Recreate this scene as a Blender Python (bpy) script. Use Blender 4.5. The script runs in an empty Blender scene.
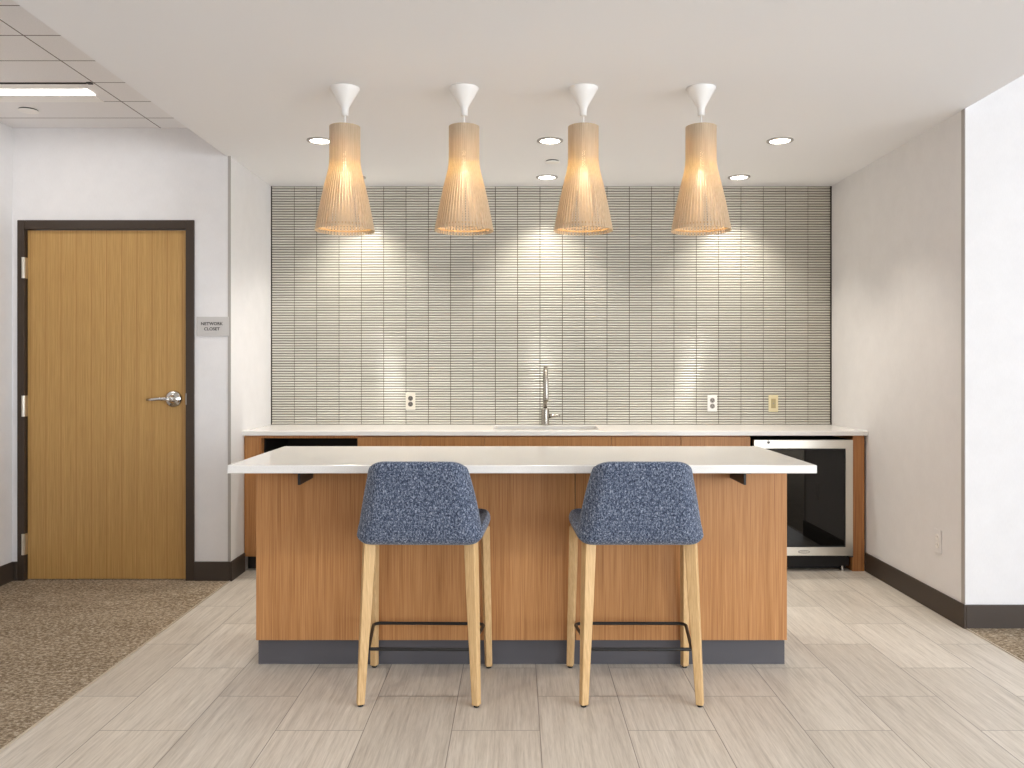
import bpy, bmesh, math, random
from mathutils import Vector, Matrix
random.seed(7)
PI = math.pi
C = bpy.context.scene.collection
scn = bpy.context.scene

# ------------------------------------------------------------------ helpers
def lin(r, g, b):
    def f(c):
        c /= 255.0
        return c / 12.92 if c <= 0.04045 else ((c + 0.055) / 1.055) ** 2.4
    return (f(r), f(g), f(b), 1.0)

class MB:
    """collects shapes in world metres; build() links them as one mesh object"""
    def __init__(self):
        self.bm = bmesh.new()
    def box(self, x0, x1, y0, y1, z0, z1):
        v = [self.bm.verts.new(p) for p in ((x0,y0,z0),(x1,y0,z0),(x1,y1,z0),(x0,y1,z0),
                                            (x0,y0,z1),(x1,y0,z1),(x1,y1,z1),(x0,y1,z1))]
        for f in ((3,2,1,0),(4,5,6,7),(0,1,5,4),(1,2,6,5),(2,3,7,6),(3,0,4,7)):
            self.bm.faces.new([v[i] for i in f])
        return self
    def lathe(self, prof, cx, cy, seg=40, axis='Z', cap=True):
        """prof: list of (radius, height). axis Z: height is z. axis Y: height is y, centre (cx, cz=cy)"""
        rings = []
        for r, h in prof:
            ring = []
            for k in range(seg):
                a = 2*PI*k/seg
                if axis == 'Z':
                    p = (cx + r*math.cos(a), cy + r*math.sin(a), h)
                elif axis == 'Y':
                    p = (cx + r*math.cos(a), h, cy + r*math.sin(a))
                else:
                    p = (h, cx + r*math.cos(a), cy + r*math.sin(a))
                ring.append(self.bm.verts.new(p))
            rings.append(ring)
        for a, b in zip(rings, rings[1:]):
            for k in range(seg):
                self.bm.faces.new((a[k], a[(k+1) % seg], b[(k+1) % seg], b[k]))
        if cap:
            self.bm.faces.new(rings[0]); self.bm.faces.new(list(reversed(rings[-1])))
        return self
    def tube(self, pts, r, seg=12, closed=False, radii=None):
        pts = [Vector(p) for p in pts]
        n = len(pts); rings = []
        prev = None
        for i, p in enumerate(pts):
            if closed:
                t = pts[(i+1) % n] - pts[i-1]
            else:
                t = pts[min(i+1, n-1)] - pts[max(i-1, 0)]
            t.normalize()
            if prev is None:
                u = t.orthogonal().normalized()
            else:
                u = (prev - t*prev.dot(t)).normalized()
            prev = u
            w = t.cross(u)
            rr = radii[i] if radii else r
            rings.append([self.bm.verts.new(p + (u*math.cos(2*PI*k/seg) + w*math.sin(2*PI*k/seg))*rr) for k in range(seg)])
        pairs = list(zip(rings, rings[1:])) + ([(rings[-1], rings[0])] if closed else [])
        for a, b in pairs:
            # for closed loops the last ring may be rotated against the first: take the best match
            off = 0
            if closed and a is rings[-1]:
                off = min(range(seg), key=lambda o: (a[0].co - b[o].co).length)
            for k in range(seg):
                self.bm.faces.new((a[k], a[(k+1) % seg], b[(k+1+off) % seg], b[(k+off) % seg]))
        if not closed:
            self.bm.faces.new(list(reversed(rings[0]))); self.bm.faces.new(rings[-1])
        return self
    def grid(self, rows, close_u=False):
        vs = [[self.bm.verts.new(p) for p in r] for r in rows]
        for a, b in zip(vs, vs[1:]):
            for k in range(len(a)-1):
                self.bm.faces.new((a[k], a[k+1], b[k+1], b[k]))
        return vs
    def prism(self, poly, x0, x1):
        """poly in (y, z) extruded along x"""
        a = [self.bm.verts.new((x0, y, z)) for y, z in poly]
        b = [self.bm.verts.new((x1, y, z)) for y, z in poly]
        n = len(poly)
        self.bm.faces.new(a); self.bm.faces.new(list(reversed(b)))
        for k in range(n):
            self.bm.faces.new((a[k], b[k], b[(k+1) % n], a[(k+1) % n]))
        return self
    def build(self, name, mat, parent=None, bevel=0.0, seg=2, smooth=False, subsurf=0, loc=None):
        off = Vector((0,0,0))
        if parent is not None:
            off = Vector(parent.location)
            q = parent.parent
            while q is not None:
                off += Vector(q.location); q = q.parent
        elif loc is not None:
            off = Vector(loc)
        bmesh.ops.translate(self.bm, verts=self.bm.verts, vec=-off)
        bmesh.ops.recalc_face_normals(self.bm, faces=self.bm.faces)
        me = bpy.data.meshes.new(name)
        self.bm.to_mesh(me); self.bm.free()
        if smooth:
            for p in me.polygons: p.use_smooth = True
        me.materials.append(mat)
        o = bpy.data.objects.new(name, me); C.objects.link(o)
        if parent is not None: o.parent = parent
        elif loc is not None: o.location = loc
        if bevel:
            m = o.modifiers.new('bevel', 'BEVEL'); m.width = bevel; m.segments = seg
            m.limit_method = 'ANGLE'; m.angle_limit = math.radians(40)
        if subsurf:
            m = o.modifiers.new('sub', 'SUBSURF'); m.levels = subsurf; m.render_levels = subsurf
        return o

def thing(name, label, cat, loc=(0,0,0), group=None):
    o = bpy.data.objects.new(name, None); C.objects.link(o)
    o.location = loc; o['label'] = label; o['category'] = cat
    o.empty_display_size = 0.1
    if group: o['group'] = group
    return o
def tag(o, label, cat, group=None):
    o['label'] = label; o['category'] = cat
    if group: o['group'] = group
    return o
def struct(o, label=None, cat=None):
    o['kind'] = 'structure'
    if label: o['label'] = label
    if cat: o['category'] = cat
    return o
def dup(root, loc, label, rotz=None):
    def rec(o, par):
        c = o.copy(); C.objects.link(c)
        if par is not None: c.parent = par
        for ch in list(o.children): rec(ch, c)
        return c
    r = rec(root, None)
    r.location = loc; r['label'] = label
    if rotz is not None: r.rotation_euler = (0,0,rotz)
    return r

# ------------------------------------------------------------------ materials
def mat(name, col, rough=0.5, metal=0.0, spec=0.5, **kw):
    m = bpy.data.materials.new(name); m.use_nodes = True
    b = m.node_tree.nodes['Principled BSDF']
    b.inputs['Base Color'].default_value = col
    b.inputs['Roughness'].default_value = rough
    b.inputs['Metallic'].default_value = metal
    b.inputs['Specular IOR Level'].default_value = spec
    for k, v in kw.items():
        b.inputs[k.replace('_', ' ')].default_value = v
    return m
def N(m, t, **props):
    n = m.node_tree.nodes.new(t)
    for k, v in props.items(): setattr(n, k, v)
    return n
def L(m, a, b): m.node_tree.links.new(a, b)
def bsdf(m): return m.node_tree.nodes['Principled BSDF']
def coords(m, scale=(1,1,1), kind='Object', loc=(0,0,0)):
    tc = N(m, 'ShaderNodeTexCoord'); mp = N(m, 'ShaderNodeMapping')
    mp.inputs['Scale'].default_value = scale; mp.inputs['Location'].default_value = loc
    L(m, tc.outputs[kind], mp.inputs['Vector'])
    return mp.outputs['Vector']
def noise(m, vec, scale, detail=3, rough=0.55):
    n = N(m, 'ShaderNodeTexNoise'); n.inputs['Scale'].default_value = scale
    n.inputs['Detail'].default_value = detail; n.inputs['Roughness'].default_value = rough
    if vec is not None: L(m, vec, n.inputs['Vector'])
    return n.outputs['Fac']
def ramp(m, fac, stops):
    r = N(m, 'ShaderNodeValToRGB'); e = r.color_ramp.elements
    e[0].position, e[0].color = stops[0]; e[1].position, e[1].color = stops[-1]
    for p, c in stops[1:-1]:
        x = e.new(p); x.color = c
    L(m, fac, r.inputs['Fac'])
    return r.outputs['Color']
def mixc(m, fac, a, b, mode='MIX'):
    x = N(m, 'ShaderNodeMix', data_type='RGBA', blend_type=mode)
    for s, v in ((x.inputs[0], fac), (x.inputs[6], a), (x.inputs[7], b)):
        if hasattr(v, 'is_linked') or hasattr(v, 'links'): L(m, v, s)
        else: s.default_value = v
    return x.outputs[2]
def math_(m, op, a, b=None, c=None):
    x = N(m, 'ShaderNodeMath', operation=op)
    for i, v in enumerate((a, b, c)):
        if v is None: continue
        if hasattr(v, 'links'): L(m, v, x.inputs[i])
        else: x.inputs[i].default_value = v
    return x.outputs[0]
def bump(m, h, strength=0.2, dist=0.002):
    b = N(m, 'ShaderNodeBump'); b.inputs['Strength'].default_value = strength
    b.inputs['Distance'].default_value = dist
    L(m, h, b.inputs['Height']); L(m, b.outputs['Normal'], bsdf(m).inputs['Normal'])

def m_wall():
    m = mat('wallcovering', lin(226,221,218), 0.75, spec=0.25)
    n = noise(m, coords(m, (1,1,1)), 9, 4)
    w = noise(m, coords(m, (300,300,40)), 1, 2)
    c = ramp(m, n, [(0.3, lin(227,225,225)), (0.7, lin(231,229,229))])
    L(m, mixc(m, 0.05, c, ramp(m, w, [(0.35, lin(190,184,180)), (0.65, lin(245,242,240))])), bsdf(m).inputs['Base Color'])
    bump(m, w, 0.15, 0.001)
    return m
def m_paint(name, col):
    m = mat(name, col, 0.8, spec=0.2)
    bump(m, noise(m, coords(m), 260, 3), 0.06, 0.001)
    return m
def m_wood(name, dark, mid, light, grain=55.0, zs=1.6, rough=0.42, contrast=1.0, axis='Z'):
    m = mat(name, mid, rough, spec=0.35)
    def sc(k, s):
        return {'Z': (k, k, s), 'X': (s, k, k), 'Y': (k, s, k)}[axis]
    fine = noise(m, coords(m, sc(grain*4.2, zs*2.6)), 1, 3, 0.6)
    broad = noise(m, coords(m, sc(grain*0.25, zs*0.35), loc=(3.1, 1.7, 0.4)), 1, 3)
    med = noise(m, coords(m, sc(grain*1.1, zs), loc=(0.3, 5.7, 0.9)), 1, 4)
    c1 = ramp(m, fine, [(0.32, dark), (0.5, mid), (0.68, light)])
    c2 = ramp(m, med, [(0.3, dark), (0.5, mid), (0.7, light)])
    c3 = ramp(m, broad, [(0.3, dark), (0.7, light)])
    c = mixc(m, 0.28, c1, c2)
    c = mixc(m, 0.14, c, c3)
    L(m, c, bsdf(m).inputs['Base Color'])
    bump(m, fine, 0.08, 0.0006)
    return m
def m_door():
    m = mat('honey_oak_veneer', lin(190,142,80), 0.4, spec=0.4)
    v = coords(m)
    s = N(m, 'ShaderNodeSeparateXYZ'); L(m, v, s.inputs[0])
    wob = noise(m, coords(m, (0.8,0.8,3.0)), 1, 2)
    xw = math_(m, 'ADD', s.outputs[0], math_(m, 'MULTIPLY', wob, 0.008))
    u = math_(m, 'DIVIDE', xw, 0.0935)
    fr = math_(m, 'FRACT', u)
    fl = math_(m, 'FLOOR', u)
    cm = N(m, 'ShaderNodeCombineXYZ')
    L(m, math_(m, 'MULTIPLY', fr, 9.0), cm.inputs[0])
    L(m, math_(m, 'MULTIPLY', fl, 0.25), cm.inputs[1])
    L(m, math_(m, 'MULTIPLY', s.outputs[2], 0.9), cm.inputs[2])
    leaf = noise(m, cm.outputs[0], 1.0, 4, 0.6)
    fine = noise(m, coords(m, (260,260,5)), 1, 3, 0.6)
    c1 = ramp(m, leaf, [(0.3, lin(172,132,76)), (0.5, lin(185,145,86)), (0.7, lin(198,158,98))])
    c2 = ramp(m, fine, [(0.3, lin(150,110,58)), (0.5, lin(184,144,85)), (0.7, lin(206,167,106))])
    c = mixc(m, 0.45, c1, c2)
    edge = math_(m, 'ABSOLUTE', math_(m, 'SUBTRACT', fr, 0.5))
    r = ramp(m, edge, [(0.43, (0,0,0,1)), (0.5, (1,1,1,1))])
    c = mixc(m, math_(m, 'MULTIPLY', r, 0.45), c, lin(150,98,44))
    L(m, c, bsdf(m).inputs['Base Color'])
    return m
def m_floor_tile():
    m = mat('wood_look_porcelain', lin(190,180,168), 0.42, spec=0.4)
    tc = N(m, 'ShaderNodeTexCoord'); sp = N(m, 'ShaderNodeSeparateXYZ'); L(m, tc.outputs['Object'], sp.inputs[0])
    cb = N(m, 'ShaderNodeCombineXYZ')
    L(m, math_(m, 'SUBTRACT', sp.outputs[1], 3.62 - 0.6255*10), cb.inputs[0])
    L(m, math_(m, 'ADD', sp.outputs[0], -0.0825 + 0.318*20), cb.inputs[1])
    br = N(m, 'ShaderNodeTexBrick'); br.offset = 0.5; br.offset_frequency = 2
    L(m, cb.outputs[0], br.inputs['Vector'])
    br.inputs['Scale'].default_value = 1.0
    br.inputs['Brick Width'].default_value = 0.6255
    br.inputs['Row Height'].default_value = 0.318
    br.inputs['Mortar Size'].default_value = 0.0018
    br.inputs['Mortar Smooth'].default_value = 0.15
    br.inputs['Color1'].default_value = (0,0,0,1); br.inputs['Color2'].default_value = (1,1,1,1)
    br.inputs['Mortar'].default_value = (0.5,0.5,0.5,1)
    # grain streaks along the length of each plank, shifted per plank
    sh = N(m, 'ShaderNodeCombineXYZ')
    L(m, math_(m, 'MULTIPLY', br.outputs['Color'], 7.3), sh.inputs[0]); L(m, math_(m, 'MULTIPLY', br.outputs['Color'], 3.1), sh.inputs[1])
    ad = N(m, 'ShaderNodeVectorMath', operation='ADD'); L(m, tc.outputs['Object'], ad.inputs[0]); L(m, sh.outputs[0], ad.inputs[1])
    def stretched(sx, sy):
        mp = N(m, 'ShaderNodeMapping'); mp.inputs['Scale'].default_value = (sx, sy, 1); L(m, ad.outputs[0], mp.inputs['Vector'])
        return mp.outputs['Vector']
    f1 = noise(m, stretched(95, 3.4), 1, 5, 0.65)
    f2 = noise(m, stretched(22, 1.3), 1, 4, 0.6)
    f3 = noise(m, stretched(260, 14), 1, 3, 0.6)
    c1 = ramp(m, f1, [(0.28, lin(138,129,118)), (0.5, lin(210,203,194)), (0.68, lin(236,230,222))])
    c2 = ramp(m, f2, [(0.3, lin(180,171,160)), (0.52, lin(212,205,195)), (0.75, lin(232,226,217))])
    c3 = ramp(m, f3, [(0.3, lin(172,163,152)), (0.7, lin(232,227,219))])
    c = mixc(m, 0.5, c1, c2); c = mixc(m, 0.25, c, c3)
    tint = ramp(m, br.outputs['Color'], [(0.0, lin(236,233,229)), (1.0, lin(255,253,250))])
    c = mixc(m, 1.0, c, tint, 'MULTIPLY')
    c = mixc(m, br.outputs['Fac'], c, lin(138,130,121))
    L(m, c, bsdf(m).inputs['Base Color'])
    bump(m, math_(m, 'SUBTRACT', 1.0, br.outputs['Fac']), 0.35, 0.001)
    return m
def m_carpet():
    m = mat('speckled_carpet', lin(120,104,86), 0.95, spec=0.1)
    a = noise(m, coords(m, (62, 80, 62)), 1, 4, 0.8)
    b = noise(m, coords(m, (1.2, 3.5, 1)), 1, 4, 0.6)
    d = noise(m, coords(m, (120, 120, 120), loc=(2,3,4)), 1, 3, 0.7)
    c = ramp(m, a, [(0.36, lin(66,54,42)), (0.46, lin(124,106,85)), (0.53, lin(178,160,136)), (0.62, lin(244,232,212))])
    c2 = ramp(m, d, [(0.35, lin(86,70,52)), (0.6, lin(166,148,124)), (0.75, lin(220,207,187))])
    c = mixc(m, 0.45, c, c2)
    c = mixc(m, 0.22, c, ramp(m, b, [(0.35, lin(104,88,70)), (0.65, lin(176,160,140))]))
    L(m, c, bsdf(m).inputs['Base Color'])
    bump(m, a, 0.9, 0.006)
    return m
def m_fabric():
    m = mat('heather_blue_fabric', lin(80,95,125), 0.9, spec=0.15)
    bsdf(m).inputs['Sheen Weight'].default_value = 0.25
    bsdf(m).inputs['Sheen Roughness'].default_value = 0.5
    a = noise(m, coords(m, (135, 135, 150)), 1, 4, 0.85)
    b = noise(m, coords(m, (200, 200, 95), loc=(4,2,1)), 1, 3, 0.8)
    c = ramp(m, a, [(0.36, lin(20,26,40)), (0.48, lin(46,57,80)), (0.56, lin(92,105,128)), (0.64, lin(206,210,220))])
    d = ramp(m, b, [(0.38, lin(24,31,46)), (0.5, lin(64,76,99)), (0.64, lin(176,184,200))])
    L(m, mixc(m, 0.45, c, d), bsdf(m).inputs['Base Color'])
    bump(m, a, 0.5, 0.002)
    return m
def m_quartz():
    m = mat('white_quartz', lin(238,235,230), 0.16, spec=0.5)
    n = noise(m, coords(m), 420, 2, 0.7)
    L(m, ramp(m, n, [(0.3, lin(224,221,217)), (0.7, lin(236,234,231))]), bsdf(m).inputs['Base Color'])
    return m
def m_tile():
    m = mat('glazed_finger_tile', lin(205,198,184), 0.22, spec=0.5)
    at = N(m, 'ShaderNodeAttribute'); at.attribute_name = 'tone'
    L(m, ramp(m, at.outputs['Fac'], [(0.0, lin(200,196,186)), (0.5, lin(212,208,198)), (1.0, lin(222,218,209))]), bsdf(m).inputs['Base Color'])
    return m
def m_steel(name, col, rough, axis=(1,1,200)):
    m = mat(name, col, rough, metal=1.0)
    n = noise(m, coords(m, axis), 3, 2)
    r = N(m, 'ShaderNodeMapRange'); L(m, n, r.inputs[0])
    r.inputs[3].default_value = rough*0.8; r.inputs[4].default_value = rough*1.25
    L(m, r.outputs[0], bsdf(m).inputs['Roughness'])
    return m
def m_birch(name, transl=0.0):
    m = m_wood(name, lin(192,168,140), lin(212,190,162), lin(226,207,182), grain=60, zs=3.0, rough=0.5)
    if transl:
        nt = m.node_tree
        out = nt.nodes['Material Output']
        t = N(m, 'ShaderNodeBsdfTranslucent'); t.inputs['Color'].default_value = lin(240,220,160)
        mx = N(m, 'ShaderNodeMixShader'); mx.inputs[0].default_value = transl
        L(m, bsdf(m).outputs[0], mx.inputs[1]); L(m, t.outputs[0], mx.inputs[2]); L(m, mx.outputs[0], out.inputs['Surface'])
    return m
def m_emit(name, col, strength):
    m = bpy.data.materials.new(name); m.use_nodes = True
    b = bsdf(m); b.inputs['Base Color'].default_value = (0.8,0.8,0.8,1)
    b.inputs['Emission Color'].default_value = col; b.inputs['Emission Strength'].default_value = strength
    return m
def m_ceiling():
    m = mat('acoustic_ceiling_tile', lin(214,208,204), 0.9, spec=0.1)
    v = coords(m); s = N(m, 'ShaderNodeSeparateXYZ'); L(m, v, s.inputs[0])
    def line(c, off, per, w):
        f = math_(m, 'FRACT', math_(m, 'DIVIDE', math_(m, 'ADD', c, off + w/2 + per*40), per))
        return math_(m, 'LESS_THAN', f, w/per)
    ly = line(s.outputs[1], -4.897, 0.3035, 0.0075)
    lx = line(s.outputs[0], 2.19, 1.214, 0.0065)
    k = math_(m, 'MAXIMUM', ly, lx)
    sp = noise(m, coords(m), 180, 3, 0.7)
    c = ramp(m, sp, [(0.3, lin(230,228,228)), (0.7, lin(238,236,236))])
    L(m, mixc(m, k, c, lin(120,112,106)), bsdf(m).inputs['Base Color'])
    bump(m, math_(m, 'SUBTRACT', 1.0, k), 0.5, 0.002)
    return m
def m_pane():
    m = bpy.data.materials.new('window_glass'); m.use_nodes = True
    nt = m.node_tree; out = nt.nodes['Material Output']
    t = N(m, 'ShaderNodeBsdfTransparent'); g = N(m, 'ShaderNodeBsdfGlossy'); g.inputs['Roughness'].default_value = 0.02
    mx = N(m, 'ShaderNodeMixShader'); mx.inputs[0].default_value = 0.07
    L(m, t.outputs[0], mx.inputs[1]); L(m, g.outputs[0], mx.inputs[2]); L(m, mx.outputs[0], out.inputs['Surface'])
    return m

M = dict(
    wall=m_wall(), ceil=m_paint('soffit_paint', lin(238,238,240)), act=m_ceiling(),
    base=mat('dark_rubber_base', lin(66,56,48), 0.5, spec=0.4),
    door=m_door(), frame=mat('bronze_frame_paint', lin(62,50,40), 0.4, spec=0.4),
    floor=m_floor_tile(), carpet=m_carpet(), strip=mat('transition_strip', lin(196,184,166), 0.4, metal=0.2),
    oak=m_wood('cabinet_oak', lin(146,95,53), lin(180,127,77), lin(202,151,100), grain=75, zs=1.3, rough=0.4),
    walnut=m_wood('cabinet_oak_frame', lin(138,88,48), lin(170,114,66), lin(190,136,86), grain=55, zs=1.3, rough=0.45),
    quartz=m_quartz(), tile=m_tile(), grout=mat('grout', lin(84,74,58), 0.9, spec=0.1),
    edge=mat('dark_tile_edge', lin(58,52,44), 0.4, metal=0.6),
    black=mat('black_powder_coat', lin(26,25,25), 0.42, spec=0.4), toe=mat('charcoal_plinth', lin(84,82,86), 0.5, spec=0.4),
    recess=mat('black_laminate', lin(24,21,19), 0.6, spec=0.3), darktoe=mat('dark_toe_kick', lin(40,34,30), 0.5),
    steel=m_steel('brushed_steel', lin(214,208,196), 0.3), chrome=mat('satin_chrome', lin(205,203,200), 0.14, metal=1.0),
    nickel=mat('brushed_nickel', lin(168,162,152), 0.27, metal=1.0),
    sink=m_steel('satin_sink_steel', lin(176,170,162), 0.4),
    glass=mat('dark_tinted_glass', lin(9,9,9), 0.03, spec=0.5), rubber=mat('black_gasket', lin(16,16,16), 0.6),
    fabric=m_fabric(), leg=m_wood('beech_leg', lin(186,148,100), lin(206,170,120), lin(222,189,142), grain=60, zs=3.0, rough=0.5), shade=m_birch('birch_slat', 0.22),
    white=mat('white_plastic', lin(240,237,233), 0.35), plate=mat('ivory_plate', lin(233,226,212), 0.35),
    slot=mat('receptacle_grey', lin(150,143,136), 0.4), greydev=mat('dark_grey_receptacle', lin(112,106,100), 0.4), hole=mat('receptacle_hole', lin(40,36,34), 0.5),
    tan=mat('khaki_device', lin(176,160,116), 0.4), khplate=mat('khaki_plate', lin(222,209,168), 0.4),
    sign=mat('grey_sign_plaque', lin(196,192,189), 0.5), ink=mat('dark_sign_ink', lin(52,50,50), 0.6),
    guard=mat('grey_corner_guard', lin(172,167,162), 0.45), lens=m_emit('downlight_lens', (1,0.93,0.82,1), 9.0),
    linear=m_emit('linear_diffuser', (1,0.97,0.93,1), 3.0), bulb=m_emit('warm_bulb', (1,0.86,0.66,1), 3.0),
    trimw=mat('downlight_trim', lin(176,172,168), 0.45), alu=mat('white_window_frame', lin(225,225,225), 0.4), pane=m_pane(),
)

# ------------------------------------------------------------------ the place (metres; camera at x 0, y 0, looking +y)
XL, XR = -1.760, 2.251        # alcove
YB = 5.95                     # tiled wall
YD = 5.10                     # wall with the door
YR = 4.17                     # wall right of the alcove
ZS, ZC = 2.611, 2.784         # soffit, main ceiling
WL, WR, YF = -3.10, 5.60, -4.2
T = 0.14

struct(MB().box(XL, XR, YF, YB, -0.05, 0).build('floor', M['floor']), 'wood-look plank tile floor running under the island', 'floor')
struct(MB().box(WL, XL-0.006, YF, YD+T, -0.05, 0.004).build('floor_carpet_left', M['carpet']), 'brown speckled carpet in front of the closet door', 'floor')
struct(MB().box(XR+0.006, WR, YF, YR+T, -0.05, 0.004).build('floor_carpet_right', M['carpet']), 'brown speckled carpet patch at the far right', 'floor')
struct(MB().box(XL-0.006, XL, YF, YD, -0.05, 0.005).build('trim_5', M['strip']), 'thin edge strip between left carpet and plank tile', 'trim')
struct(MB().box(XR, XR+0.006, YF, YR, -0.05, 0.005).build('trim_6', M['strip']), 'thin edge strip between right carpet and plank tile', 'trim')

struct(MB().box(XL-T, XR+T, YB, YB+T, 0, ZS).build('wall_back', M['wall']), 'back wall of the kitchenette behind the tile', 'wall')
struct(MB().box(XL-T, XL, YD+0.0, YB, 0, ZC).build('wall_alcove_left', M['wall']), 'white side wall left of the kitchenette', 'wall')
struct(MB().box(XR, XR+T, YR, YB, 0, ZC).build('wall_alcove_right', M['wall']), 'white side wall right of the kitchenette with an outlet', 'wall')
struct(MB().box(XR+T, WR, YR, YR+T, 0, ZC).build('wall_right_front', M['wall']), 'bright white wall at the far right facing forward', 'wall')
# door wall with its opening
DX0, DX1, DZ1 = -3.018, -2.037, 2.158       # leaf
FX0, FX1, FZ1 = -3.066, -1.981, 2.217       # frame outside
w = MB().box(WL, FX0+0.01, YD, YD+T, 0, ZC).box(FX1-0.01, XL-T, YD, YD+T, 0, ZC).box(FX0+0.01, FX1-0.01, YD, YD+T, FZ1-0.01, ZC)
struct(w.build('wall_door', M['wall']), 'white wall around the wooden closet door', 'wall')
struct(MB().box(WL-T, WL, YF, YD+T, 0, ZC).build('wall_left', M['wall']), 'white wall at the far left edge', 'wall')

# rear wall (behind the camera) and window wall on the right
RW = [(2.25, 3.65), (3.85, 5.25)]
w = MB().box(WL, RW[0][0], YF-T, YF, 0, ZC).box(RW[0][1], RW[1][0], YF-T, YF, 0, ZC).box(RW[1][1], WR, YF-T, YF, 0, ZC)
for a, b in RW: w.box(a, b, YF-T, YF, 0, 0.25).box(a, b, YF-T, YF, 2.6, ZC)
struct(w.build('wall_rear', M['wall']), 'wall behind the viewer with two tall windows', 'wall')
SW = [(-3.6, -1.9), (-1.6, 0.1), (0.4, 2.1)]
w = MB(); y = YF
for a, b in SW:
    w.box(WR, WR+T, y, a, 0, ZC); w.box(WR, WR+T, a, b, 0, 0.25); w.box(WR, WR+T, a, b, 2.6, ZC); y = b
w.box(WR, WR+T, y, YR+T, 0, ZC)
struct(w.build('wall_right', M['wall']), 'window wall out of frame on the right', 'wall')
def window(n, p):
    kind, a, b = p
    def bx(m, u0, u1, z0, z1, d0, d1):
        if kind == 'rear': m.box(u0, u1, YF-d1, YF-d0, z0, z1)
        else: m.box(WR+d0, WR+d1, u0, u1, z0, z1)
    m = MB()
    bx(m, a, b, 0.25, 0.30, 0.03, 0.09); bx(m, a, b, 2.55, 2.6, 0.03, 0.09)
    for u in (a, (a+b)/2-0.025, b-0.05): bx(m, u, u+0.05, 0.30, 2.55, 0.03, 0.09)
    o = struct(m.build('window_%d' % n, M['alu']), 'tall window %s' % ('behind the viewer' if kind == 'rear' else 'in the right window wall'), 'window')
    for u0, u1 in ((a+0.05, (a+b)/2-0.025), ((a+b)/2+0.025, b-0.05)):
        g = MB(); bx(g, u0, u1, 0.30, 2.55, 0.055, 0.061); g.build('pane', M['pane'], o)
for i, p in enumerate([('rear', *RW[0]), ('rear', *RW[1])] + [('side', *s) for s in SW]): window(i+1, p)

struct(MB().box(WL-T, WR+T, YF-T, YB+T, ZC, ZC+0.08).build('ceiling', M['act']), 'ceiling of pale acoustic tiles above the door', 'ceiling')
struct(MB().box(XL, XR, YD, YB, ZS, ZC).box(XL-0.028, XR, 0.9, YD, ZS, ZC).build('ceiling_soffit', M['ceil']), 'smooth dropped soffit over the kitchenette', 'ceiling')

# skirting
BH, BT = 0.121, 0.012
def base(name, boxes, label):
    m = MB()
    for b in boxes: m.box(*b, 0.0, BH)
    struct(m.build(name, M['base'], bevel=0.004), label, 'baseboard')
base('baseboard_left', [(WL, WL+BT, YF, YD)], 'dark skirting at the far left edge')
base('baseboard_door_wall', [(FX1, XL, YD-BT, YD), (WL+BT, FX0, YD-BT, YD)], 'dark skirting beside the door')
base('baseboard_alcove_left', [(XL, XL+BT, YD-BT, 5.345)], 'dark skirting left of the cabinets')
base('baseboard_alcove_right', [(XR-BT, XR, YR-BT, 5.345)], 'dark skirting along the right alcove wall')
base('baseboard_right', [(XR, WR, YR-BT, YR)], 'dark skirting at the far right')

# corner guards and tile edge strips
struct(MB().box(XL-0.016, XL+0.002, YD-0.003, YD, BH, ZC).build('trim_1', M['guard']), 'grey corner guard right of the door sign', 'trim')
struct(MB().box(XR-0.003, XR, YR-0.003, YR+0.030, BH, ZS).build('trim_2', M['guard']), 'grey corner guard at the right alcove corner', 'trim')
CZ = 0.905                                     # back worktop height
struct(MB().box(XL, XL+0.006, YB-0.013, YB, CZ, ZS).build('trim_3', M['edge']), 'dark strip at the left edge of the tile', 'trim')
struct(MB().box(XR-0.008, XR, YB-0.013, YB, CZ, ZS).build('trim_4', M['edge']), 'dark strip at the right edge of the tile', 'trim')

# ------------------------------------------------------------------ tile backsplash: 25 stacks of 94 finger tiles, bowed faces
def backsplash():
    m = MB(); bm = m.bm
    tone = bm.faces.layers.float.new('tone')
    nc, nr = 25, 94
    x0, x1 = XL+0.006, XR-0.008
    pw, ph = (x1-x0)/nc, (ZS-CZ)/nr
    gx, gz = 0.0042, 0.0050
    yb = YB-0.003
    prof = []
    K = 7
    for k in range(K+1):
        a = -1 + 2*k/K
        prof.append((a, 0.0035 + 0.0048*(1-abs(a)**2.2)))
    for c in range(nc):
        colt = random.random()
        for r in range(nr):
            t = min(1, max(0, 0.5*random.random() + 0.25 + 0.2*(colt-0.5)))
            ax, bx = x0 + c*pw + gx/2, x0 + (c+1)*pw - gx/2
            zc = CZ + (r+0.5)*ph; hh = (ph-gz)/2
            A = []; B = []
            A.append(bm.verts.new((ax, yb, zc-hh))); B.append(bm.verts.new((bx, yb, zc-hh)))
            for a, d in prof:
                A.append(bm.verts.new((ax, yb-d, zc+a*hh))); B.append(bm.verts.new((bx, yb-d, zc+a*hh)))
            A.append(bm.verts.new((ax, yb, zc+hh))); B.append(bm.verts.new((bx, yb, zc+hh)))
            for i in range(len(A)-1):
                f = bm.faces.new((A[i], B[i], B[i+1], A[i+1])); f[tone] = t
            f = bm.faces.new(list(reversed(A))); f[tone] = t
            f = bm.faces.new(B); f[tone] = t
    o = m.build('trim_backsplash_tile', M['tile'])
    g = MB().box(XL+0.006, XR-0.008, YB-0.003, YB, CZ, ZS).build('grout_bed', M['grout'], o)
    return o
struct(backsplash(), 'wall of stacked glossy beige finger tiles behind the worktop', 'tile')

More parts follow.
